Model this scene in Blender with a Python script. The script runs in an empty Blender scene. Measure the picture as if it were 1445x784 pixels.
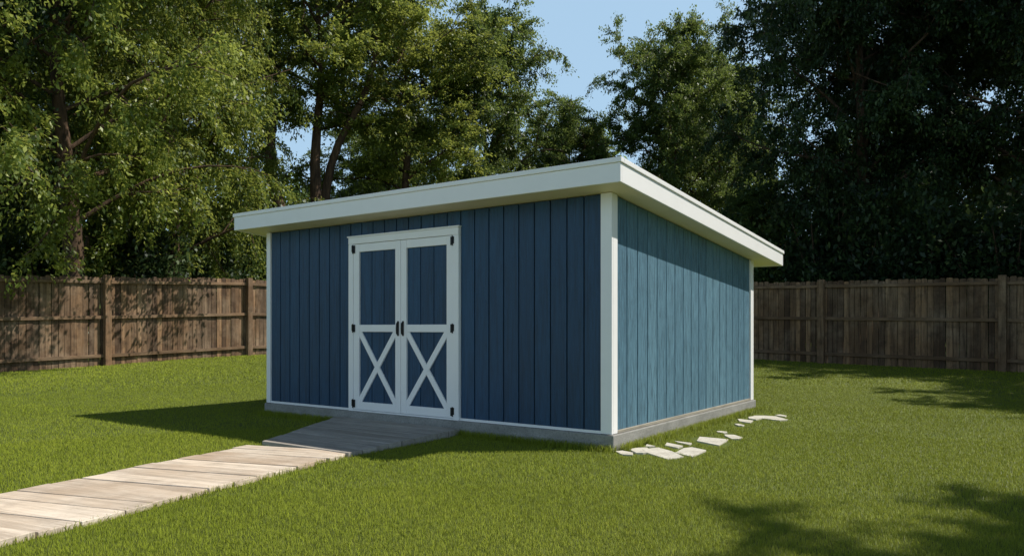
import bpy, math, random
import numpy as np
from mathutils import Vector, Matrix

random.seed(11)
rng = np.random.default_rng(11)
scene = bpy.context.scene
col = scene.collection
F = 1049.0; CAMH = 1.165; CX = 722.5; HY = 462.0

# ------------------------------------------------------------------ materials
def new_mat(name):
    m = bpy.data.materials.new(name); m.use_nodes = True
    nt = m.node_tree
    b = nt.nodes['Principled BSDF']
    return m, nt, b
def L(nt, a, b): nt.links.new(a, b)
def mix(nt, fac, a, b, blend='MIX'):
    n = nt.nodes.new('ShaderNodeMix'); n.data_type = 'RGBA'; n.blend_type = blend
    if hasattr(fac, 'is_linked'): L(nt, fac, n.inputs[0])
    else: n.inputs[0].default_value = fac
    for s, v in ((n.inputs[6], a), (n.inputs[7], b)):
        if hasattr(v, 'is_linked'): L(nt, v, s)
        else: s.default_value = (*v, 1)
    return n.outputs[2]
def ramp(nt, fac, p0, p1, k=1.0):
    n = nt.nodes.new('ShaderNodeMapRange'); n.clamp = True
    L(nt, fac, n.inputs[0]); n.inputs[1].default_value = p0; n.inputs[2].default_value = p1; n.inputs[4].default_value = k
    return n.outputs[0]
def noise(nt, scale, stretch=(1, 1, 1), detail=4, rough=.6, coord='Object'):
    tc = nt.nodes.new('ShaderNodeTexCoord'); mp = nt.nodes.new('ShaderNodeMapping')
    L(nt, tc.outputs[coord], mp.inputs[0]); mp.inputs['Scale'].default_value = stretch
    n = nt.nodes.new('ShaderNodeTexNoise'); L(nt, mp.outputs[0], n.inputs['Vector'])
    n.inputs['Scale'].default_value = scale; n.inputs['Detail'].default_value = detail
    n.inputs['Roughness'].default_value = rough
    return n.outputs['Fac']
def attr(nt, name='tone'):
    a = nt.nodes.new('ShaderNodeAttribute'); a.attribute_name = name
    return a.outputs['Fac']
def bump(nt, b, h, strength, dist=.01):
    n = nt.nodes.new('ShaderNodeBump'); n.inputs['Strength'].default_value = strength
    n.inputs['Distance'].default_value = dist
    L(nt, h, n.inputs['Height']); L(nt, n.outputs[0], b.inputs['Normal'])

def paint_wood(name, dark, light, groove, stretch, rough=.6, gl=.35, gs=.7, sc=22, fine=0):
    m, nt, b = new_mat(name)
    t = attr(nt)
    g = noise(nt, sc, stretch, 8, .72); w = noise(nt, 1.6, (1, 1, .6), 5, .6)
    c = mix(nt, t, dark, light)
    c = mix(nt, ramp(nt, w, .42, .7, gl), c, tuple(min(1, x * 1.3 + .01) for x in light))
    c = mix(nt, ramp(nt, g, .47, .64, gs), c, tuple(x * .5 for x in dark))
    if fine:
        g2 = noise(nt, 48, (1, 1, .10), 6, .75)
        c = mix(nt, ramp(nt, g2, .50, .64, fine), c, tuple(x * .42 for x in dark))
        c = mix(nt, ramp(nt, g2, .46, .34, fine), c, tuple(min(1, x * 1.4) for x in light))
    z = nt.nodes.new('ShaderNodeMath'); z.operation = 'LESS_THAN'; L(nt, t, z.inputs[0]); z.inputs[1].default_value = -.5
    c = mix(nt, z.outputs[0], c, groove)
    L(nt, c, b.inputs['Base Color']); b.inputs['Roughness'].default_value = rough
    bump(nt, b, g, .8, .012)
    return m
def white_paint(name, c0=(.90, .885, .89), c1=(.86, .845, .845), rough=.45):
    m, nt, b = new_mat(name)
    g = noise(nt, 3, (1, 1, 1), 6, .65); h = noise(nt, 60, (1, 1, .3), 3, .5)
    c = mix(nt, ramp(nt, g, .45, .8), c0, c1)
    L(nt, c, b.inputs['Base Color']); b.inputs['Roughness'].default_value = rough
    bump(nt, b, h, .12, .004)
    return m
M = {}
M['front'] = paint_wood('blue_paint_front', (.007, .044, .104), (.011, .061, .138), (.001, .004, .008), (1, 1, .05), .5, .2, .6, 22, .4)  # shed blue with the front wall's shade darkened into the colour
M['side'] = paint_wood('blue_paint_side', (.076, .170, .245), (.112, .226, .305), (.003, .010, .015), (1, 1, .06), .6, .25, .6, 26, .75)  # weathered teal of the same shed, brightened further to look sunlit
M['white'] = white_paint('white_paint')
M['soffit'] = white_paint('soffit_paint', (.86, .78, .66), (.78, .70, .59))
M['roof'] = white_paint('roof_sheet', (.5, .5, .49), (.36, .36, .35), .6)
m, nt, b = new_mat('black_iron'); b.inputs['Base Color'].default_value = (.012, .012, .013, 1)
b.inputs['Metallic'].default_value = .6; b.inputs['Roughness'].default_value = .45; M['iron'] = m
m, nt, b = new_mat('concrete')
g = noise(nt, 3.5, (1, 1, 2), 8, .7); h = noise(nt, 60, (1, 1, 1), 4, .6)
c = mix(nt, ramp(nt, g, .3, .7), (.21, .205, .19), (.36, .35, .33)); c = mix(nt, ramp(nt, h, .5, .8), c, (.14, .14, .13))
L(nt, c, b.inputs['Base Color']); b.inputs['Roughness'].default_value = .9; bump(nt, b, h, .5, .01); M['concrete'] = m
M['sill'] = paint_wood('sill_wood', (.28, .25, .20), (.36, .33, .27), (.1, .08, .06), (.05, .05, 1), .8, .2)
def raw_wood(name, dark, light, pale, stretch, pf=.5, rough=.85, bs=.7, stain=.55, gd=.42, gk=.85):
    m, nt, b = new_mat(name)
    t = attr(nt)
    g = noise(nt, 16, stretch, 8, .72); w = noise(nt, 1.1, (1, 1, 1), 6, .7); w2 = noise(nt, 4.5, (1, 1, 1), 6, .75)
    c = mix(nt, t, dark, light)
    c = mix(nt, ramp(nt, w, .42, .66, pf), c, pale)
    c = mix(nt, ramp(nt, g, .42, .68, gk), c, tuple(x * gd for x in dark))
    c = mix(nt, ramp(nt, w2, .5, .72, stain), c, tuple(x * .45 for x in dark))
    L(nt, c, b.inputs['Base Color']); b.inputs['Roughness'].default_value = rough
    bump(nt, b, g, bs, .01)
    return m
M['fence'] = raw_wood('fence_wood', (.085, .045, .023), (.37, .215, .112), (.40, .29, .195), (1, 1, .07), .6, stain=.75)
M['rail'] = raw_wood('rail_wood', (.16, .092, .048), (.30, .18, .10), (.34, .25, .17), (.12, .12, 1), .5)
M['path'] = raw_wood('path_wood', (.50, .375, .27), (.84, .70, .56), (.84, .76, .66), (.07, 1, 1), .55, stain=.36, bs=.5, gd=.5, gk=.65)
M['ramp'] = raw_wood('ramp_wood', (.33, .29, .245), (.50, .455, .405), (.54, .505, .47), (.07, 1, 1), .5, stain=.3, bs=.4, gd=.55, gk=.65)
m, nt, b = new_mat('bark')
g = noise(nt, 9, (1, 1, .18), 7, .7)
c = mix(nt, ramp(nt, g, .35, .68), (.030, .018, .011), (.150, .088, .050))
L(nt, c, b.inputs['Base Color']); b.inputs['Roughness'].default_value = .95; bump(nt, b, g, 1, .04); M['bark'] = m
def leaf_mat(name, dark, mid, lit, trans=.35, upn=0):
    m, nt, b = new_mat(name)
    t = attr(nt)
    r = nt.nodes.new('ShaderNodeValToRGB'); L(nt, t, r.inputs[0])
    e = r.color_ramp.elements
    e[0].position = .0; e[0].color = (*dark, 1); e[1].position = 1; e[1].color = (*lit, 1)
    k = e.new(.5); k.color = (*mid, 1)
    L(nt, r.outputs[0], b.inputs['Base Color']); b.inputs['Roughness'].default_value = .45
    b.inputs['Specular IOR Level'].default_value = .4
    if upn:
        ge = nt.nodes.new('ShaderNodeNewGeometry'); v1 = nt.nodes.new('ShaderNodeVectorMath'); v1.operation = 'SCALE'
        L(nt, ge.outputs['Normal'], v1.inputs[0]); v1.inputs['Scale'].default_value = 1-upn
        v2 = nt.nodes.new('ShaderNodeVectorMath'); v2.operation = 'ADD'; L(nt, v1.outputs[0], v2.inputs[0]); v2.inputs[1].default_value = (0, 0, upn)
        v3 = nt.nodes.new('ShaderNodeVectorMath'); v3.operation = 'NORMALIZE'; L(nt, v2.outputs[0], v3.inputs[0])
        L(nt, v3.outputs[0], b.inputs['Normal']); b.inputs['Specular IOR Level'].default_value = .1
    tr = nt.nodes.new('ShaderNodeBsdfTranslucent')
    L(nt, mix(nt, .5, r.outputs[0], tuple(min(1, x * 1.8) for x in lit)), tr.inputs[0])
    ms = nt.nodes.new('ShaderNodeMixShader'); ms.inputs[0].default_value = trans
    L(nt, b.outputs[0], ms.inputs[1]); L(nt, tr.outputs[0], ms.inputs[2])
    L(nt, ms.outputs[0], nt.nodes['Material Output'].inputs[0])
    return m
M['leaf_warm'] = leaf_mat('leaf_warm', (.014, .034, .007), (.098, .148, .024), (.50, .54, .11), .36)
M['leaf_green'] = leaf_mat('leaf_green', (.014, .034, .010), (.076, .126, .030), (.28, .35, .08), .34)
M['leaf_shaded'] = leaf_mat('leaf_shaded', (.007, .019, .008), (.030, .062, .022), (.125, .18, .055), .26)  # shade on these trees and shrubs is put into the leaf colour
M['grass'] = leaf_mat('grass_blade', (.120, .165, .013), (.255, .315, .030), (.46, .47, .075), .2, .60)
m, nt, b = new_mat('lawn_ground')
g = noise(nt, .35, (1, 1, 1), 5, .6); h = noise(nt, 14, (1, 1, 1), 8, .75)
c = mix(nt, ramp(nt, g, .35, .68), (.13, .17, .017), (.19, .22, .028))
c = mix(nt, ramp(nt, h, .35, .7), c, (.06, .085, .010))
L(nt, c, b.inputs['Base Color']); b.inputs['Roughness'].default_value = .95; bump(nt, b, h, 1, .04); M['ground'] = m
m, nt, b = new_mat('pale_stone')
g = noise(nt, 6, (1, 1, 1), 7, .7)
c = mix(nt, ramp(nt, g, .35, .7), (.66, .62, .54), (.42, .39, .33))
L(nt, c, b.inputs['Base Color']); b.inputs['Roughness'].default_value = .85; bump(nt, b, g, .8, .02); M['stone'] = m

# ------------------------------------------------------------------ mesh helpers
class MB:
    def __init__(s): s.v = []; s.f = []; s.t = []
    def hexa(s, p, tone=.5):
        k = len(s.v); s.v += [tuple(q) for q in p]
        for f in ((0,3,2,1),(4,5,6,7),(0,1,5,4),(1,2,6,5),(2,3,7,6),(3,0,4,7)):
            s.f.append(tuple(k+i for i in f)); s.t.append(tone)
    def box(s, x0, x1, y0, y1, z0, z1, tone=.5):
        s.hexa([(x0,y0,z0),(x1,y0,z0),(x1,y1,z0),(x0,y1,z0),(x0,y0,z1),(x1,y0,z1),(x1,y1,z1),(x0,y1,z1)], tone)
    def sbox(s, x0, x1, y0, y1, zb, zt, tone=.5):
        s.hexa([(x0,y0,zb(y0)),(x1,y0,zb(y0)),(x1,y1,zb(y1)),(x0,y1,zb(y1)),
                (x0,y0,zt(y0)),(x1,y0,zt(y0)),(x1,y1,zt(y1)),(x0,y1,zt(y1))], tone)
    def tube(s, pts, rad, n=8, tone=.5, cap=True):
        k0 = len(s.v); pts = [Vector(p) for p in pts]
        up = Vector((.31, .17, .93)).normalized()
        prev = None
        for i, p in enumerate(pts):
            d = (pts[min(i+1, len(pts)-1)] - pts[max(i-1, 0)]).normalized()
            a = prev if prev is not None else up.cross(d)
            a = (a - d * a.dot(d))
            if a.length < 1e-4: a = Vector((1,0,0)) - d*d.x
            a.normalize(); prev = a; bb = d.cross(a)
            for j in range(n):
                th = 2*math.pi*j/n
                s.v.append(tuple(p + (a*math.cos(th) + bb*math.sin(th))*rad[i]))
        for i in range(len(pts)-1):
            for j in range(n):
                q = k0+i*n; s.f.append((q+j, q+(j+1)%n, q+n+(j+1)%n, q+n+j)); s.t.append(tone)
        if cap:
            s.f.append(tuple(k0+j for j in range(n))[::-1]); s.t.append(tone)
            q = k0+(len(pts)-1)*n; s.f.append(tuple(q+j for j in range(n))); s.t.append(tone)
    def prism(s, poly, z0, z1, tone=.5):
        k = len(s.v); n = len(poly)
        s.v += [(x, y, z0) for x, y in poly] + [(x, y, z1) for x, y in poly]
        s.f.append(tuple(k+i for i in range(n))[::-1]); s.t.append(tone)
        s.f.append(tuple(k+n+i for i in range(n))); s.t.append(tone)
        for i in range(n):
            s.f.append((k+i, k+(i+1)%n, k+n+(i+1)%n, k+n+i)); s.t.append(tone)
    def mesh(s, name, mat, smooth=False):
        me = bpy.data.meshes.new(name); me.from_pydata(s.v, [], s.f)
        a = me.attributes.new('tone', 'FLOAT', 'FACE'); a.data.foreach_set('value', s.t)
        me.materials.append(mat)
        if smooth: me.polygons.foreach_set('use_smooth', [True]*len(me.polygons))
        me.update(); return me
    def build(s, name, mat, parent=None, bevel=0, smooth=False):
        o = bpy.data.objects.new(name, s.mesh(name, mat, smooth)); col.objects.link(o)
        if parent: o.parent = parent
        if bevel:
            md = o.modifiers.new('bevel', 'BEVEL'); md.width = bevel; md.segments = 2; md.limit_method = 'ANGLE'
        return o
def tag(o, label=None, cat=None, group=None, kind=None):
    if label: o['label'] = label
    if cat: o['category'] = cat
    if group: o['group'] = group
    if kind: o['kind'] = kind
    return o
def empty(name, loc, rz=0):
    o = bpy.data.objects.new(name, None); col.objects.link(o); o.location = loc; o.rotation_euler.z = rz
    o.empty_display_size = .3
    return o
def polys_mesh(name, V, nper, mat, tone):
    n = len(V)//nper; me = bpy.data.meshes.new(name)
    me.vertices.add(len(V)); me.vertices.foreach_set('co', V.astype(np.float32).ravel())
    me.loops.add(n*nper); me.polygons.add(n)
    me.loops.foreach_set('vertex_index', np.arange(n*nper, dtype=np.int32))
    me.polygons.foreach_set('loop_start', np.arange(0, n*nper, nper, dtype=np.int32))
    me.update(calc_edges=True)
    a = me.attributes.new('tone', 'FLOAT', 'FACE'); a.data.foreach_set('value', tone.astype(np.float32))
    me.materials.append(mat); return me

# ------------------------------------------------------------------ ground
def gz(x, y):
    t = np.clip((np.asarray(y, float) - 11) / 10, 0, 1); t = t*t*(3-2*t)
    near = np.clip((np.asarray(y, float) - 9.5)/3, 0, 1)
    return .33*t + .02*near*(np.sin(x*.7)+np.sin(np.asarray(y)*.9+1))
def gzf(x, y): return float(gz(x, y))
def at(px, py, z=0.0):
    d = (CAMH - z)*F/(py - HY); return Vector(((px-CX)/F*d, d, z))
xs = np.concatenate([[-900,-400,-200,-100,-60], np.arange(-40, 41, 1.), [60,100,200,400,900]])
ys = np.concatenate([[-300,-100,-40,-20], np.arange(-10, 61, 1.), [100,200,400,900]])
gv = [(x, y, gzf(x, y)) for y in ys for x in xs]; nx = len(xs)
gf = [(j*nx+i, j*nx+i+1, (j+1)*nx+i+1, (j+1)*nx+i) for j in range(len(ys)-1) for i in range(nx-1)]
me = bpy.data.meshes.new('ground'); me.from_pydata(gv, [], gf); me.materials.append(M['ground'])
me.polygons.foreach_set('use_smooth', [True]*len(gf))
g_o = bpy.data.objects.new('ground', me); col.objects.link(g_o); tag(g_o, 'mown green lawn ground', 'lawn', kind='structure')

# ------------------------------------------------------------------ shed
A = math.radians(35.5); ca, sa = math.cos(A), math.sin(A)
C0 = Vector((.934, 7.02, 0)); W = 5.18; D = 4.18; Z0 = .155
def to_local(x, y):
    dx, dy = x - C0.x, y - C0.y
    return dx*ca - dy*sa, dx*sa + dy*ca
shed = empty('shed', C0, -A)
tag(shed, 'blue board-sided garden shed with white trim, white double doors and flat sloping roof', 'shed')
zb = lambda y: 2.44 - .08*y
RT = .209
def rt(): return random.random()

s = MB()
s.box(-W-.03, .05, -.045, D+.03, -.2, Z0); s.build('foundation', M['concrete'], shed, .008)
s = MB(); s.box(-W+.03, -3.5, .014, .09, Z0, 2.42, -1); s.box(-1.9, -.03, .014, .09, Z0, 2.42, -1); s.box(-3.5, -1.9, .014, .09, 2.2, 2.42, -1)
def boards_x(s, x0, x1, n, y0, y1, z0, z1, gap=.013):
    w = (x1-x0)/n
    for i in range(n): s.box(x0+i*w+gap/2, x0+(i+1)*w-gap/2, y0, y1, z0, z1, rt())
zf = 2.432
boards_x(s, -5.12, -3.571, 8, 0, .02, Z0+.03, zf)
boards_x(s, -3.571, -1.833, 9, 0, .02, 2.256, zf)
boards_x(s, -1.833, -.1, 9, 0, .02, Z0+.03, zf)
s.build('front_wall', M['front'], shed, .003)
for xo in (0, -W):
    s = MB(); sg = 1 if xo == 0 else -1
    xa, xb = sorted((xo - sg*.014, xo - sg*.09))
    s.sbox(xa, xb, .03, D-.03, lambda y: Z0, lambda y: zb(y)-.02, -1)
    n = 17; w = (D-.2)/n
    for i in range(n):
        y0 = .1+i*w+.008; y1 = .1+(i+1)*w-.008
        xa, xb = sorted((xo, xo - sg*.02))
        s.sbox(xa, xb, y0, y1, lambda y: Z0+.026, lambda y: zb(y)-.008, rt())
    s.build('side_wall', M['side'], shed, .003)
s = MB(); s.box(-W+.03, -.03, D-.09, D-.014, Z0, zb(D)-.02, -1)
boards_x(s, -W+.1, -.1, 26, D-.02, D, Z0+.03, zb(D)-.008); s.build('rear_wall', M['side'], shed, .003)
def corner(xo, yo, wx, wy, sx, sy):
    s = MB(); t = .02
    x0, x1 = sorted((xo + sx*t, xo - sx*wx)); y0, y1 = sorted((yo + sy*t, yo - sy*.012))
    zt = (lambda y: zb(y) - .003)
    s.sbox(x0, x1, y0, y1, lambda y: Z0+.004, zt)
    x0, x1 = sorted((xo + sx*t, xo - sx*.012)); y0, y1 = sorted((yo - sy*.0121, yo - sy*wy))
    s.sbox(x0, x1, y0, y1, lambda y: Z0+.004, zt)
    s.build('corner_trim', M['white'], shed, .004)
corner(0, 0, .1, .1, 1, -1); corner(-W, 0, .06, .1, -1, -1); corner(0, D, .1, .1, 1, 1); corner(-W, D, .1, .1, -1, 1)
for xa, xb in ((-5.119, -3.573), (-1.831, -.101)):
    s = MB(); s.box(xa, xb, -.014, .012, Z0+.002, Z0+.029); s.build('base_trim', M['white'], shed, .003)
s = MB(); s.box(-.01, .022, .101, D-.101, Z0+.002, Z0+.03); s.build('sill_board', M['sill'], shed, .004)
s = MB(); s.box(-W-.022, -W+.01, .101, D-.101, Z0+.002, Z0+.03); s.build('sill_board', M['sill'], shed, .004)
X0, X1, Y0, Y1 = -W-.29, .27, -.33, D+.57
roof = MB()
roof.sbox(X0+.031, X1-.031, Y0+.031, Y1-.031, lambda y: zb(y)+.03, lambda y: zb(y)+RT-.004)
roof = roof.build('roof', M['roof'], shed)
s = MB(); s.sbox(X0+.031, X1-.031, Y0+.031, Y1-.031, lambda y: zb(y)+.002, lambda y: zb(y)+.028); s.build('soffit', M['soffit'], roof)
def fas(x0, x1, y0, y1):
    s = MB(); s.sbox(x0, x1, y0, y1, lambda y: zb(y)-.006, lambda y: zb(y)+RT-.043); s.build('fascia_board', M['white'], roof, .004)
fas(X0, X1, Y0, Y0+.03); fas(X0, X1, Y1-.03, Y1); fas(X0, X0+.03, Y0+.0305, Y1-.0305); fas(X1-.03, X1, Y0+.0305, Y1-.0305)
e = .014
def drip(x0, x1, y0, y1):
    s = MB(); s.sbox(x0, x1, y0, y1, lambda y: zb(y)+RT-.042, lambda y: zb(y)+RT+.004); s.build('drip_edge', M['white'], roof, .005)
drip(X0-e, X1+e, Y0-e, Y0+.05); drip(X0-e, X1+e, Y1-.05, Y1+e); drip(X0-e, X0+.05, Y0+.0505, Y1-.0505); drip(X1-.05, X1+e, Y0+.0505, Y1-.0505)
s = MB(); DT = 2.255
s.box(-3.571, -3.492, -.038, .012, Z0+.002, DT-.081); s.box(-1.912, -1.833, -.038, .012, Z0+.002, DT-.081)
s.box(-3.571, -1.833, -.040, .012, DT-.08, DT); s.box(-3.585, -1.819, -.05, .012, DT+.001, DT+.018)
s.box(-3.491, -1.913, -.034, .012, Z0+.002, Z0+.02)
s.build('door_frame', M['white'], shed, .004)
def leaf(x0, x1, outer):
    z0, z1 = Z0+.024, DT-.084; so, si, rl = .095, .085, .095
    xa = x0 + (so if outer < 0 else si); xb = x1 - (si if outer < 0 else so)
    s = MB(); f, bk = -.030, .002
    s.box(x0, xa, f, bk, z0, z1); s.box(xb, x1, f, bk, z0, z1)
    for a, b2 in ((z1-rl, z1), (1.115, 1.2), (z0, z0+rl)): s.box(xa+.0005, xb-.0005, f+.002, bk, a, b2)
    d = s.build('door', M['white'], shed, .004)
    p = MB(); p.box(xa-.02, xb+.02, .006, .03, z0+.02, z1-.02, -1)
    n = 3; w = (xb-xa)/n
    for i in range(n): p.box(xa+i*w+.005, xa+(i+1)*w-.005, -.008, .01, z0+.03, z1-.03, rt())
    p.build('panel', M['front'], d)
    za, zc = z0+rl, 1.115
    for k, (p0, p1) in enumerate((((xa, za), (xb, zc)), ((xa, zc), (xb, za)))):
        c = MB(); dx, dz = p1[0]-p0[0], p1[1]-p0[1]; l = math.hypot(dx, dz); dx /= l; dz /= l; h = .033
        q0 = (p0[0]-dx*.03, p0[1]-dz*.03); q1 = (p1[0]+dx*.03, p1[1]+dz*.03); nx_, nz_ = -dz*h, dx*h
        a = [(q0[0]-nx_, q0[1]-nz_), (q1[0]-nx_, q1[1]-nz_), (q1[0]+nx_, q1[1]+nz_), (q0[0]+nx_, q0[1]+nz_)]
        ff = -.0245 + .002*k
        c.hexa([(x, ff, z) for x, z in a] + [(x, -.002, z) for x, z in a])
        c.build('cross_brace', M['white'], d)
    xe = x0 if outer < 0 else x1
    for zc in (z1-.06, 1.157, z0+.07):
        hmb = MB(); sg = -outer
        a, b2 = sorted((xe + sg*.006, xe + sg*.030)); hmb.box(a, b2, -.042, -.028, zc-.045, zc+.045)
        a, b2 = sorted((xe - sg*.006, xe - sg*.020)); hmb.box(a, b2, -.044, -.030, zc-.03, zc+.045)
        hmb.tube([(xe, -.044, zc-.052), (xe, -.044, zc+.052)], [.007, .007], 10)
        hmb.build('hinge', M['iron'], d)
    xm = (x1 - .036) if outer < 0 else (x0 + .036)
    h = MB(); h.box(xm-.012, xm+.012, -.037, -.028, 1.07, 1.24)
    h.tube([(xm, -.034, 1.085), (xm, -.056, 1.095), (xm, -.060, 1.155), (xm, -.056, 1.215), (xm, -.034, 1.225)], [.007]*5, 8)
    h.build('handle', M['iron'], d)
leaf(-3.489, -2.705, -1); leaf(-2.699, -1.915, 1)

# ------------------------------------------------------------------ ramp and path
s = MB()
ra, rb = (-3.76, -.05), (-1.80, -.05)
lo_l, lo_r = to_local(-2.47, 7.36), to_local(-1.48, 6.68)
NP = 9
def rl_(t, side):
    a, b2 = (ra, lo_l) if side == 0 else (rb, lo_r)
    return a[0]+(b2[0]-a[0])*t, a[1]+(b2[1]-a[1])*t
for i in range(NP):
    t0, t1 = i/NP+.003, (i+1)/NP-.003
    p = [rl_(t0, 0), rl_(t1, 0), rl_(t1, 1), rl_(t0, 1)]
    z = lambda t: .078 - .036*t
    j = random.uniform(-.015, .015); dz = random.uniform(-.002, .002)
    top = [(p[0][0]-j, p[0][1], z(t0)+dz), (p[1][0]-j, p[1][1], z(t1)+dz), (p[2][0]+j, p[2][1], z(t1)+dz), (p[3][0]+j, p[3][1], z(t0)+dz)]
    bot = [(x, y, -.05) for x, y, _ in top]
    s.hexa(bot + top, rt())
rmp = s.build('wooden_ramp', M['ramp'], None, .004); rmp.location = C0; rmp.rotation_euler.z = -A
tag(rmp, 'weathered grey plank ramp leading up to the white double doors', 'ramp')
s = MB()
pts = [Vector((-1.975, 7.02)), Vector((-2.50, 5.85)), Vector((-3.02, 4.68)), Vector((-3.75, 3.1)), Vector((-4.6, 1.3)), Vector((-5.5, -.7))]
def pl(u):
    i = min(int(u), len(pts)-2); f_ = u-i
    return pts[i].lerp(pts[i+1], f_)
def pdir(u):
    d = pl(min(u+.3, len(pts)-1.001)) - pl(max(u-.3, 0)); return d.normalized()
def adv(u, dist):
    i = min(int(u), len(pts)-2); return u + dist/(pts[i+1]-pts[i]).length
u = .02
while u < len(pts)-1.15:
    w = random.uniform(.19, .26); u2 = adv(u, w)
    hw = .585
    skew = .06
    def edge(uu, sgn):
        p = pl(uu); d = pdir(uu); n = Vector((d.y, -d.x))
        return p + n*sgn*hw + d*skew*sgn
    a = adv(u, .0045); b2 = adv(u2, -.0045)
    jl, jr = random.uniform(-.02, .02), random.uniform(-.02, .02)
    q = [edge(a, -1), edge(b2, -1), edge(b2, 1), edge(a, 1)]
    zt = .036 + random.uniform(-.004, .004)
    dd = (q[3]-q[0]).normalized()
    q[0] = q[0]-dd*jl; q[1] = q[1]-dd*jl; q[2] = q[2]+dd*jr; q[3] = q[3]+dd*jr
    s.hexa([(v.x, v.y, -.05) for v in q] + [(v.x, v.y, zt+random.uniform(-.003, .003)) for v in q], rt())
    u = u2
pth = s.build('path', M['path'], None, .004); tag(pth, 'pale plank path crossing the lawn', 'path', kind='structure')
pth.data.transform(Matrix.Rotation(math.radians(23.9), 4, 'Z')); pth.rotation_euler.z = math.radians(-23.9)

# ------------------------------------------------------------------ stones
stones = [
 (882, 637, 26, 7, .2), (904, 634, 30, 10, -.3), (930, 637, 44, 16, .5), (951, 627, 24, 9, 0), (977, 634, 42, 12, -.4),
 (1001, 620, 52, 13, .1), (965, 623, 18, 6, .6), (1032, 614, 24, 7, -.2), (1020, 608, 15, 5, .4), (1050, 592, 24, 6, .1), (1066, 588, 26, 7, -.5),
 (1087, 588, 28, 7, .3), (1102, 585, 13, 4, .2), (1044, 598, 15, 5, -.3), (915, 627, 15, 6, .3)]
slab = {2: 'broad pale broken flagstone on the grass nearest the camera beside the shed corner',
        0: 'small pale stone chip touching the near corner of the shed base',
        4: 'long pale flagstone shard right of the nearest broad stone',
        5: 'widest pale flagstone lying alone midway along the shed side',
        11: 'largest pale stone of the far cluster by the rear end of the shed',
        12: 'rightmost small pale stone of the far cluster'}
stone_xy = []
sr_ = random.Random(77)
for i, (px, py, wp, hp, rz) in enumerate(stones):
    p = at(px, py, .02); w = wp*p.y/F/2; h = (at(px, py-hp/2).y - at(px, py+hp/2).y)/2
    h = min(h, w*2.0)
    n = sr_.choice((4, 5, 5, 6)); poly = []
    for k in range(n):
        th = 2*math.pi*(k+sr_.uniform(-.32, .32))/n; r = sr_.uniform(.7, 1.3)
        poly.append((math.cos(th)*w*r, math.sin(th)*h*r))
    s = MB(); s.prism(poly, -.05, .004, .5); o = s.build('flagstone', M['stone'], None, .002)
    o.location = (p.x, p.y, .011); o.rotation_euler = (sr_.uniform(-.02, .02), sr_.uniform(-.025, .025), rz*.6)
    stone_xy.append((p.x, p.y, w, h, rz*.6))
    if i in slab: lab = slab[i]; grp = 'broken flagstones beside the shed'
    elif i < 9 or i == 14: lab = 'small pale stone fragment in the scatter near the front corner of the shed'; grp = 'stone fragments near the front corner'
    else: lab = 'small pale stone fragment in the far scatter by the rear of the shed'; grp = 'stone fragments by the rear corner'
    tag(o, lab, 'stone', grp)

# ------------------------------------------------------------------ fences
def fence(p0, p1, start, label, inner, H=2.1):
    p0, p1 = Vector(p0), Vector(p1); d = p1-p0; ln = d.length; d.normalize(); inner = Vector(inner)
    root = empty('fence', (p0.x, p0.y, 0)); tag(root, label, 'fence')
    P = lambda a, off, z: (d.x*a+inner.x*off, d.y*a+inner.y*off, z)
    G = lambda a: gzf(p0.x+d.x*a, p0.y+d.y*a)
    def bar(s, a0, a1, o0, o1, z0, z1, tone, l0=0, l1=0):
        s.hexa([P(a0,o0,z0+l0),P(a1,o0,z0+l1),P(a1,o1,z0+l1),P(a0,o1,z0+l0),P(a0,o0,z1+l0),P(a1,o0,z1+l1),P(a1,o1,z1+l1),P(a0,o1,z1+l0)], tone)
    ps = []; a = start
    while a < ln: ps.append(a); a += 3.88
    for a in ps:
        s = MB(); g = G(a); t = rt()*.6+.2
        bar(s, a-.075, a+.075, -.02, .13, g-.2, g+H+.015, t)
        s.build('post', M['fence'], root, .01)
    ends = [0]+ps+[ln]
    for e0, e1 in zip(ends[:-1], ends[1:]):
        if e1-e0 < .3: continue
        s = MB(); a = e0
        while a < e1-.02:
            w = random.uniform(.12, .15); w = min(w, e1-a); g = G(a+w/2); top = g+H-.02+random.uniform(-.03, .02)
            o = random.uniform(-.012, .012); lean = random.uniform(-.006, .006)
            z0 = g-.03+random.uniform(0, .04); x0, x1 = a+.003, a+w-random.uniform(.003, .012); c_ = .02
            prof = [(x0, z0), (x1, z0), (x1+lean, top-c_), (x1-c_+lean, top), (x0+c_+lean, top), (x0+lean, top-c_)]
            k = len(s.v); s.v += [P(x, -.035+o, z) for x, z in prof] + [P(x, -.012+o, z) for x, z in prof]
            t = rt()**1.5
            s.f.append(tuple(k+i for i in range(6))); s.t.append(t); s.f.append(tuple(k+6+i for i in range(6))[::-1]); s.t.append(t)
            for i in range(6): s.f.append((k+i, k+(i+1)%6, k+6+(i+1)%6, k+6+i)); s.t.append(t)
            a += w
        s.build('board_panel', M['fence'], root)
        for hz, hh in ((H-.19, .075), (H*.52, .08), (.2, .08)):
            s = MB(); bar(s, e0+.076, e1-.076, .002, .045, hz, hz+hh, rt(), G(e0), G(e1)); s.build('rail', M['rail'], root, .004)
    return root
LA = Vector((-7.2, 21.8)); ld = Vector((-.62, -.784)).normalized(); RA = Vector((6.56, 20.1)); rd = Vector((.747, -.664)).normalized()
def isect(p, d, q, e):
    det = d.x*(-e.y) + e.x*d.y; r = q-p
    return (r.x*(-e.y) + e.x*r.y)/det
tl = isect(LA, ld, RA, rd); corner_p = LA + ld*tl
Lp1 = LA + ld*17; Lp0 = corner_p
st = ((LA-Lp0).length + .6) % 3.88
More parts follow.
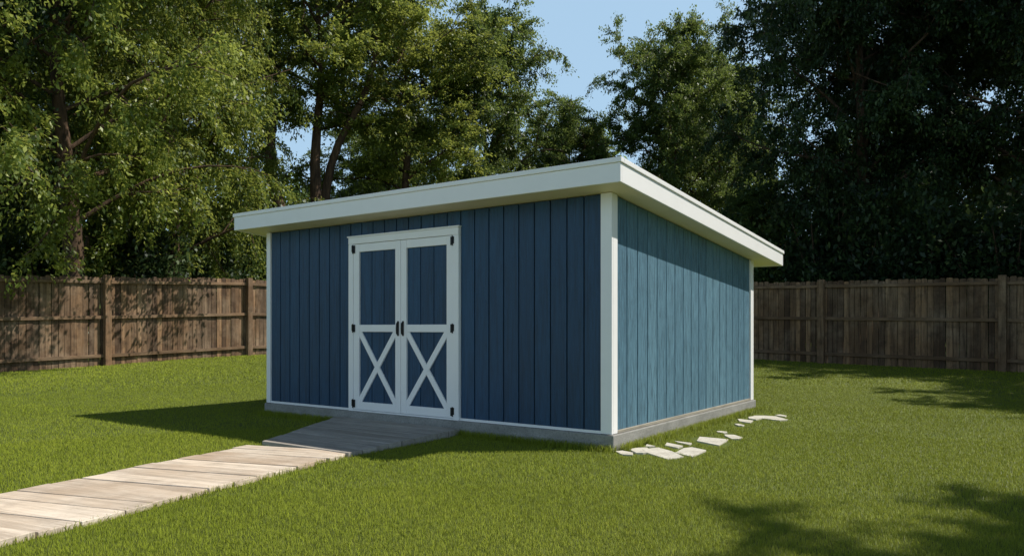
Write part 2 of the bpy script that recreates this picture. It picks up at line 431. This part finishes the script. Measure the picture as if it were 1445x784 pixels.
fence(Lp0, Lp1, st, 'brown weathered board fence along the left side of the lawn', (-ld.y, ld.x) if (-ld.y) > 0 else (ld.y, -ld.x), 2.2)
st = ((RA-corner_p).length + 1.66) % 3.88
fence(corner_p+rd*.12, RA+rd*17, st, 'brown weathered board fence along the right side behind the shed', (rd.y, -rd.x) if -rd.x < 0 else (-rd.y, rd.x))

# ------------------------------------------------------------------ trees
def leaves(cent, size, bias, tone, name, mat):
    n = len(cent)
    d = rng.normal(size=(n, 3)) + bias; d /= np.linalg.norm(d, axis=1)[:, None]
    nn = rng.normal(size=(n, 3)); nn[:, 2] = np.abs(nn[:, 2]) + .7
    w = np.cross(d, nn); w /= np.linalg.norm(w, axis=1)[:, None] + 1e-9
    nrm = np.cross(w, d)
    Lh = (size*rng.uniform(.65, 1.35, n))[:, None]
    V = np.empty((n, 4, 3)); V[:, 0] = cent; V[:, 1] = cent + d*Lh*.48 + w*Lh*.25 + nrm*Lh*.06
    V[:, 2] = cent + d*Lh; V[:, 3] = cent + d*Lh*.48 - w*Lh*.25 + nrm*Lh*.06
    return polys_mesh(name, V.reshape(-1, 3), 4, mat, tone)
def unit(v): return v/np.linalg.norm(v)
def tree_mesh(seed, H, R, tr, cb, lsize, mat, nprim=20, nsec=7, nspr=7, per=70, droop=.25, fork=False):
    r = random.Random(seed); nr = np.random.default_rng(seed)
    wood = MB(); lean = (r.uniform(-.5, .5), r.uniform(-.5, .5)); ph = r.uniform(0, 6)
    def tp(h):
        q = h/H; return np.array([lean[0]*q*1.6 + .18*math.sin(ph+h*.7), lean[1]*q*1.6 + .18*math.cos(ph+h*.55), h])
    hs = np.linspace(-.3, H*.93, 14)
    base = tp(0)[:2]
    def tq(h): p = tp(h); p[:2] -= base; return p
    rad = [tr*(1.35 if h < 0 else (1.0-.93*(h/(H*.93))**.8)) for h in hs]
    wood.tube([tq(h) for h in hs], rad, 10)
    C_, T_, B_ = [], [], []
    def limb(p0, p1, r0, r1, sag=0, n=6):
        p0 = np.array(p0); p1 = np.array(p1); out = []
        k = nr.normal(size=3)*.07*np.linalg.norm(p1-p0)
        for i in range(n):
            t = i/(n-1); out.append(p0+(p1-p0)*t + k*math.sin(math.pi*t) + np.array([0, 0, sag*math.sin(math.pi*t)]))
        wood.tube(out, [r0+(r1-r0)*(i/(n-1)) for i in range(n)], 6, .5, False)
        return out
    if fork:
        f1 = limb(tq(2.6), tq(H*.55)+np.array([-1.5, .3, 0]), tr*.72, tr*.45, 0, 7)
        limb(f1[-1], tq(H*.85)+np.array([-2.0, .3, 0]), tr*.45, .05, 0, 6)
        f2 = limb(tq(3.4), tq(H*.55)+np.array([1.3, -.5, 0]), tr*.55, tr*.35, 0, 7)
        limb(f2[-1], tq(H*.8)+np.array([1.8, -.6, 0]), tr*.35, .05, 0, 6)
    for i in range(nprim):
        q = (i+.5)/nprim; q = q**.9
        h = cb*.75 + q*(H*.9 - cb*.75)
        prof = max(.25, math.sqrt(max(0, 1-((q-.33)/.74)**2)))
        az = i*2.39996 + r.uniform(-.5, .5); ln = R*prof*r.uniform(.6, 1.12)
        up = ln*(r.uniform(.15, .5) + .5*q)
        p0 = tq(h); p1 = p0 + np.array([math.cos(az)*ln, math.sin(az)*ln, up])
        r0 = tr*.2*(1-q*.5)
        path = limb(p0, p1, r0, .015, .25)
        tone_p = r.uniform(-.14, .14)
        for j in range(nsec):
            t = .12 + .88*(j+r.random())/nsec; k = min(t*5, 4.999); a = path[int(k)]*(1-k%1) + path[int(k)+1]*(k%1)
            d = unit(np.array([math.cos(az), math.sin(az), .15]) + nr.normal(size=3)*.8)
            sl = ln*r.uniform(.2, .36) + .4
            b_ = a + d*sl
            pth2 = limb(a, b_, .03*(1.3-t), .01, .05, 4)
            for k2 in range(nspr):
                t2 = (k2+r.random())/nspr; kk = min(t2*3, 2.999); a2 = pth2[int(kk)]*(1-kk%1)+pth2[int(kk)+1]*(kk%1)
                d2 = unit(d*.6 + nr.normal(size=3)*np.array([.8, .8, .4]) + np.array([0, 0, -droop]))
                ll = r.uniform(.45, 1.1); m_ = int(per*r.uniform(.5, 1.4))
                tt = nr.random(m_)**.8; spread = .04+.11*tt
                c = a2 + d2*ll*tt[:, None] + nr.normal(size=(m_, 3))*spread[:, None]*np.array([1, 1, .45])
                c[:, 2] -= droop*.5*tt**2*ll
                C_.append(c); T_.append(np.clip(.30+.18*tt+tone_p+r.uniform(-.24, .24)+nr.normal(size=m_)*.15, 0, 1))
                B_.append(np.tile(d2*.9+np.array([0, 0, -droop]), (m_, 1)))
    C_ = np.concatenate(C_); T_ = np.concatenate(T_); B_ = np.concatenate(B_)
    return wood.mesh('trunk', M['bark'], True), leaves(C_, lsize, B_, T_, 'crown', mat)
kinds = {
 'broad': tree_mesh(3, 12.5, 5.0, .30, 2.9, .108, M['leaf_warm'], 31, 7, 7, 96, .75),
 'tall': tree_mesh(8, 15, 3.5, .34, 9.6, .12, M['leaf_warm'], 22, 7, 6, 92, .25, True),
 'slim': tree_mesh(15, 15, 3.2, .28, 7.6, .12, M['leaf_warm'], 25, 7, 6, 92, .3),
 'round': tree_mesh(21, 14, 4.0, .28, 2.4, .13, M['leaf_green'], 35, 8, 7, 84, .15),
 'dark': tree_mesh(34, 15.5, 5.2, .36, 4.4, .135, M['leaf_shaded'], 36, 8, 8, 82, .5),
}
def place(kind, x, y, sc, rz, label, sz=None):
    wm, cm = kinds[kind]
    root = empty('tree', (x, y, gzf(x, y)), rz); root.scale = (sc, sc, sz or sc)
    for nm, mm in (('trunk', wm), ('crown', cm)):
        o = bpy.data.objects.new(nm, mm); col.objects.link(o); o.parent = root
    tag(root, label, 'tree'); return root
place('broad', -11.0, 18.5, 1.05, 2.2, 'broad tree with drooping sunlit sprays over the left fence, nearest tree on the left', 1.1)
place('broad', -10.9, 23.2, .80, 3.4, 'drooping yellow green tree behind the left fence between the nearest tree and the forked tree', 1.1)
place('dark', -15.8, 17.8, .95, 1.0, 'dark tree filling the left edge of the picture beyond the fence')
place('round', -17.5, 26, 1.1, 2.0, 'tall tree standing behind the dark tree at the left edge')
place('broad', -13.5, 30.5, 1.15, 2.6, 'wide tree in the back row left of the forked tree')
place('tall', -6.75, 27.5, 1.1, .3, 'tall tree with forked bare brown trunk left of the shed roof')
place('slim', -3.6, 29.5, 1.05, 3.3, 'slender tree with straight trunk rising above the middle of the shed roof')
place('round', -.9, 33.0, .86, .7, 'leafy tree at the left edge of the sky gap', 1.08)
place('round', 2.5, 37.0, .80, 4.0, 'lower tree at the bottom of the sky gap', .84)
place('round', 7.3, 34.0, .80, 5.2, 'pointed green tree standing alone right of the sky gap', 1.06)
place('round', -6.4, 39, .95, 5.5, 'lower sunlit tree seen between the two slender trunks', .85)
place('round', 10.8, 40, .95, 3.1, 'tall green tree far back between the pointed tree and the dark trees', 1.1)
place('dark', 11.2, 24.2, .84, .3, 'large dark tree behind the right fence with its trunk showing above the boards', 1.1)
place('dark', 16.2, 21.6, 1.0, 2.2, 'dark tree at the right edge of the picture', 1.1)
place('dark', 15.6, 29.5, 1.05, 4.1, 'tall dark tree between and behind the two dark trees on the right', 1.2)
place('dark', 21.5, 28, 1.1, 5.3, 'dark tree far back beyond the right edge of the fence', 1.2)
place('round', 8.9, 26.5, .42, 1.1, 'small sunlit green tree just above the right fence beside the shed', .42)
place('round', 10.15, 3.6, .66, 1.9, 'small garden tree to the right of the camera shading the foreground grass')
place('round', 14.4, 11.7, .64, 3.9, 'small garden tree right of the picture shading the lawn by the right fence')
place('dark', 17.6, 16.6, .66, 2.9, 'garden tree beyond the right end of the fence shading its foot')

def bush_mesh(seed, mat):
    nr = np.random.default_rng(seed); r = random.Random(seed); wood = MB(); C_, T_, B_ = [], [], []
    for i in range(46):
        az = r.uniform(0, 6.283); el = r.uniform(.15, 1.5); ln = r.uniform(1.2, 2.3)
        p1 = np.array([math.cos(az)*math.cos(el)*ln*.9, math.sin(az)*math.cos(el)*ln*.9, math.sin(el)*ln*1.5+.2])
        wood.tube([(0, 0, -.1), p1*.5+nr.normal(size=3)*.1, p1], [.05, .03, .01], 5, .5, False)
        for k in range(7):
            a = p1*r.uniform(.35, 1.02); d = unit(p1 + nr.normal(size=3)*1.2); m_ = 70; t = nr.random(m_)
            C_.append(a + d*.7*t[:, None] + nr.normal(size=(m_, 3))*.16); T_.append(np.clip(.4+r.uniform(-.25, .25)+nr.normal(size=m_)*.15, 0, 1)); B_.append(np.tile(d, (m_, 1)))
    return wood.mesh('stems', M['bark'], True), leaves(np.concatenate(C_), .14, np.concatenate(B_), np.concatenate(T_), 'foliage', mat)
bk = [bush_mesh(5, M['leaf_green']), bush_mesh(6, M['leaf_shaded'])]
bush_pos = []
for k in range(11):
    p = LA + ld*(-10+k*2.4) + Vector((-.784, .62))*(3.6+random.uniform(0, 1.4)); bush_pos.append((p, 1 if k % 3 else 0, 'left'))
for k in range(11):
    p = RA + rd*(-12+k*2.5) + Vector((.664, .747))*(3.8+random.uniform(0, 1.4)); bush_pos.append((p, 1 if k > 4 or k % 2 else 0, 'right'))
for i, (p, kd, side) in enumerate(bush_pos):
    root = empty('shrub', (p.x, p.y, gzf(p.x, p.y)), random.uniform(0, 6.28)); sc = random.uniform(.9, 1.35); root.scale = (sc, sc, sc*random.uniform(.9, 1.2))
    for nm, mm in zip(('stems', 'foliage'), bk[kd]):
        o = bpy.data.objects.new(nm, mm); col.objects.link(o); o.parent = root
    tag(root, 'shaded %s shrub growing behind the %s fence' % ('dark' if kd else 'green', side), 'shrub', '%s shrubs behind the %s fence' % ('dark' if kd else 'green', side))
n = 150000
x = rng.uniform(-65, 65, n); clump = np.floor(x/3.0); hh = 10.5 + 2.2*np.sin(clump*12.9898) + 1.4*np.sin(x*1.3)
z = hh*rng.random(n)**.75; y = 48 + 3*np.sin(clump*4.1) + rng.normal(size=n)*1.6 - .002*x*x
wood_o = bpy.data.objects.new('far_wood', leaves(np.stack([x, y, z+.3], 1), .42, np.array([0, 0, -.2]), np.clip(.35+.2*np.sin(clump*7)+rng.normal(size=n)*.15, 0, 1), 'far_wood', M['leaf_green']))
col.objects.link(wood_o); tag(wood_o, 'far wood closing the view behind the garden trees', 'wood', kind='stuff')

# ------------------------------------------------------------------ grass blades
def patch(x, y):
    return (np.sin(x*3.1+np.sin(y*2.3)*1.7)+np.sin(y*4.3+np.sin(x*2.9+1)*1.9)+np.sin((x+y)*9.7+1.3*np.sin(x*7))*.8+np.sin((x*1.3-y)*13.1+np.sin(y*11)))/3.8
seg_a = np.array([[p.x, p.y] for p in pts])
def dist_path(x, y):
    d = np.full(len(x), 99.)
    for i in range(len(seg_a)-1):
        a, b2 = seg_a[i], seg_a[i+1]; ab = b2-a; t = np.clip(((x-a[0])*ab[0]+(y-a[1])*ab[1])/(ab@ab), 0, 1)
        dd = np.hypot(x-a[0]-ab[0]*t, y-a[1]-ab[1]*t)
        if i == 0: dd = np.where(((x-a[0])*ab[0]+(y-a[1])*ab[1]) < 0, 99, dd)
        d = np.minimum(d, dd)
    return d
Vs4, T4, Vs3, T3 = [], [], [], []
def emit(x, y, wid, hmin, hmax, bent, tb=0):
    lx = (x-C0.x)*ca-(y-C0.y)*sa; ly = (x-C0.x)*sa+(y-C0.y)*ca
    keep = ~((lx > -W-.035) & (lx < .055) & (ly > -.05) & (ly < D+.035))
    keep &= dist_path(x, y) > .592
    t = (ly-ra[1])/(lo_l[1]-ra[1]); xa = ra[0]+(lo_l[0]-ra[0])*t; xb = rb[0]+(lo_r[0]-rb[0])*t
    keep &= ~((t > 0) & (t < 1.03) & (lx > xa-.01) & (lx < xb+.01))
    nl = np.array([-ld.y, ld.x]); nl = nl if nl[0] > 0 else -nl
    keep &= ((x-LA.x)*nl[0]+(y-LA.y)*nl[1]) > .02
    nr_ = np.array([rd.y, -rd.x]); nr_ = nr_ if nr_[1] < 0 else -nr_
    keep &= ((x-RA.x)*nr_[0]+(y-RA.y)*nr_[1]) > .02
    for sx, sy, sw, sh, sz_ in stone_xy:
        u_ = (x-sx)*math.cos(sz_)+(y-sy)*math.sin(sz_); v_ = -(x-sx)*math.sin(sz_)+(y-sy)*math.cos(sz_)
        keep &= (u_/sw)**2+((v_+.02)/(sh+.05))**2 > .85
    x = x[keep]; y = y[keep]; n = len(x); pt = patch(x, y); z = gz(x, y)-.004
    h = rng.uniform(hmin, hmax, n)*(1+.06*pt); az = rng.uniform(0, 6.283, n); la = rng.uniform(0, 6.283, n); lean = np.abs(rng.normal(size=n))*.45*h
    w = wid*rng.uniform(.7, 1.3, n)
    big = .5+.5*np.sin(x*.55+1.2*np.sin(y*.43))*np.sin(y*.38+.7)
    med = np.sin(x*1.7+np.sin(y*1.1)*2)*np.sin(y*1.4+np.sin(x*.9)*1.5)
    tone = np.clip(.36+tb+.05*pt+.18*big+.05*med+rng.normal(size=n)*.12, 0, 1)
    b0 = np.stack([x, y, z], 1); wv = np.stack([np.cos(az)*w, np.sin(az)*w, 0*w], 1)/2
    lv = np.stack([np.cos(la)*lean, np.sin(la)*lean, h], 1)
    if bent:
        midp = b0 + lv*np.array([.32, .32, .58]); tip = b0+lv
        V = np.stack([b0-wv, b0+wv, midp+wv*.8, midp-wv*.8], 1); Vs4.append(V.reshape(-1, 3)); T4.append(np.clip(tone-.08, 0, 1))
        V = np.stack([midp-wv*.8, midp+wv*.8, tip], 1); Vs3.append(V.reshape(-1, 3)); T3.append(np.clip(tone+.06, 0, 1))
    else:
        Vs3.append(np.stack([b0-wv, b0+wv, b0+lv], 1).reshape(-1, 3)); T3.append(tone)
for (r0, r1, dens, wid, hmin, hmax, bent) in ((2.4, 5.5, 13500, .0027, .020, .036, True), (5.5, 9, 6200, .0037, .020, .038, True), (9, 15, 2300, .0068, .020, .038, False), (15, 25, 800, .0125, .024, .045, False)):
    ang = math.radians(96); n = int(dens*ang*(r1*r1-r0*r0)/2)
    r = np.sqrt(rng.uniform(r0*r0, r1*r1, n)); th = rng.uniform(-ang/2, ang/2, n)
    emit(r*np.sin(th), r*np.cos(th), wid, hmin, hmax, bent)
def fringe(p, q, n, spread, hmin, hmax):
    t = rng.random(n); off = np.abs(rng.normal(size=n))*spread
    d = np.array([q[0]-p[0], q[1]-p[1]]); l = np.hypot(*d); nn = np.array([d[1], -d[0]])/l
    emit(p[0]+d[0]*t+nn[0]*off, p[1]+d[1]*t+nn[1]*off, .005, hmin, hmax, True)
def wl(lx, ly): return (C0.x + lx*ca + ly*sa, C0.y - lx*sa + ly*ca)
fringe(wl(-W-.05, -.055), wl(.06, -.055), 6500, .05, .04, .095)
fringe(wl(.06, -.055), wl(.06, D+.04), 6500, .05, .04, .095)
for i in range(4):
    a_, b_ = pts[i], pts[i+1]; d_ = (b_-a_).normalized(); n_ = Vector((d_.y, -d_.x))
    p_, q_ = a_ + n_*.595, b_ + n_*.595; fringe(q_, p_, 2200, .03, .03, .06)
    p_, q_ = a_ - n_*.595, b_ - n_*.595; fringe(p_, q_, 2200, .03, .03, .06)
V4 = np.concatenate(Vs4); V3 = np.concatenate(Vs3); n4 = len(V4)//4; n3 = len(V3)//3
me = bpy.data.meshes.new('grass'); me.vertices.add(len(V4)+len(V3)); me.vertices.foreach_set('co', np.concatenate([V4, V3]).astype(np.float32).ravel())
me.loops.add(n4*4+n3*3); me.polygons.add(n4+n3); me.loops.foreach_set('vertex_index', np.arange(n4*4+n3*3, dtype=np.int32))
me.polygons.foreach_set('loop_start', np.concatenate([np.arange(n4)*4, n4*4+np.arange(n3)*3]).astype(np.int32)); me.update(calc_edges=True)
a = me.attributes.new('tone', 'FLOAT', 'FACE'); a.data.foreach_set('value', np.concatenate(T4+T3).astype(np.float32)); me.materials.append(M['grass'])
go = bpy.data.objects.new('grass', me); col.objects.link(go); tag(go, 'short mown green grass covering the lawn', 'grass', kind='stuff')

# ------------------------------------------------------------------ light, sky, camera
sd = Vector((.787, .045, 1.0)).normalized()
sun = bpy.data.lights.new('sun', 'SUN'); sun.energy = 5.0; sun.angle = math.radians(.5); sun.color = (1, .95, .85)
so = bpy.data.objects.new('sun', sun); col.objects.link(so); so.rotation_euler = (-sd).to_track_quat('-Z', 'Y').to_euler(); so.location = (20, -2, 30)
w = bpy.data.worlds.new('World'); scene.world = w; w.use_nodes = True; nt = w.node_tree
sk = nt.nodes.new('ShaderNodeTexSky'); sk.sky_type = 'NISHITA'; sk.sun_disc = False
sk.sun_elevation = math.asin(sd.z); sk.sun_rotation = math.atan2(sd.x, sd.y); sk.air_density = 1.0; sk.dust_density = .6; sk.ozone_density = 1.0
tc = nt.nodes.new('ShaderNodeTexCoord'); sp = nt.nodes.new('ShaderNodeSeparateXYZ'); L(nt, tc.outputs['Generated'], sp.inputs[0])
f_ = ramp(nt, sp.outputs['Z'], .40, .72)          # clear sky: pale towards the horizon, deep overhead
low = mix(nt, .7, sk.outputs[0], (5.2, 7.7, 10.0))
high = mix(nt, 1.0, sk.outputs[0], (.40, .40, .40), 'MULTIPLY')
cs = mix(nt, f_, low, high)
nt.links.new(cs, nt.nodes['Background'].inputs[0]); nt.nodes['Background'].inputs[1].default_value = .1
cam = bpy.data.cameras.new('camera'); cam.sensor_width = 36; cam.lens = 36*F/1445; cam.shift_y = (HY-392)/1445; cam.clip_end = 2000
co = bpy.data.objects.new('camera', cam); col.objects.link(co); co.location = (0, 0, CAMH); co.rotation_euler = (math.pi/2, 0, 0)
scene.camera = co
scene.view_settings.view_transform = 'Standard'; scene.view_settings.look = 'None'; scene.view_settings.exposure = 0
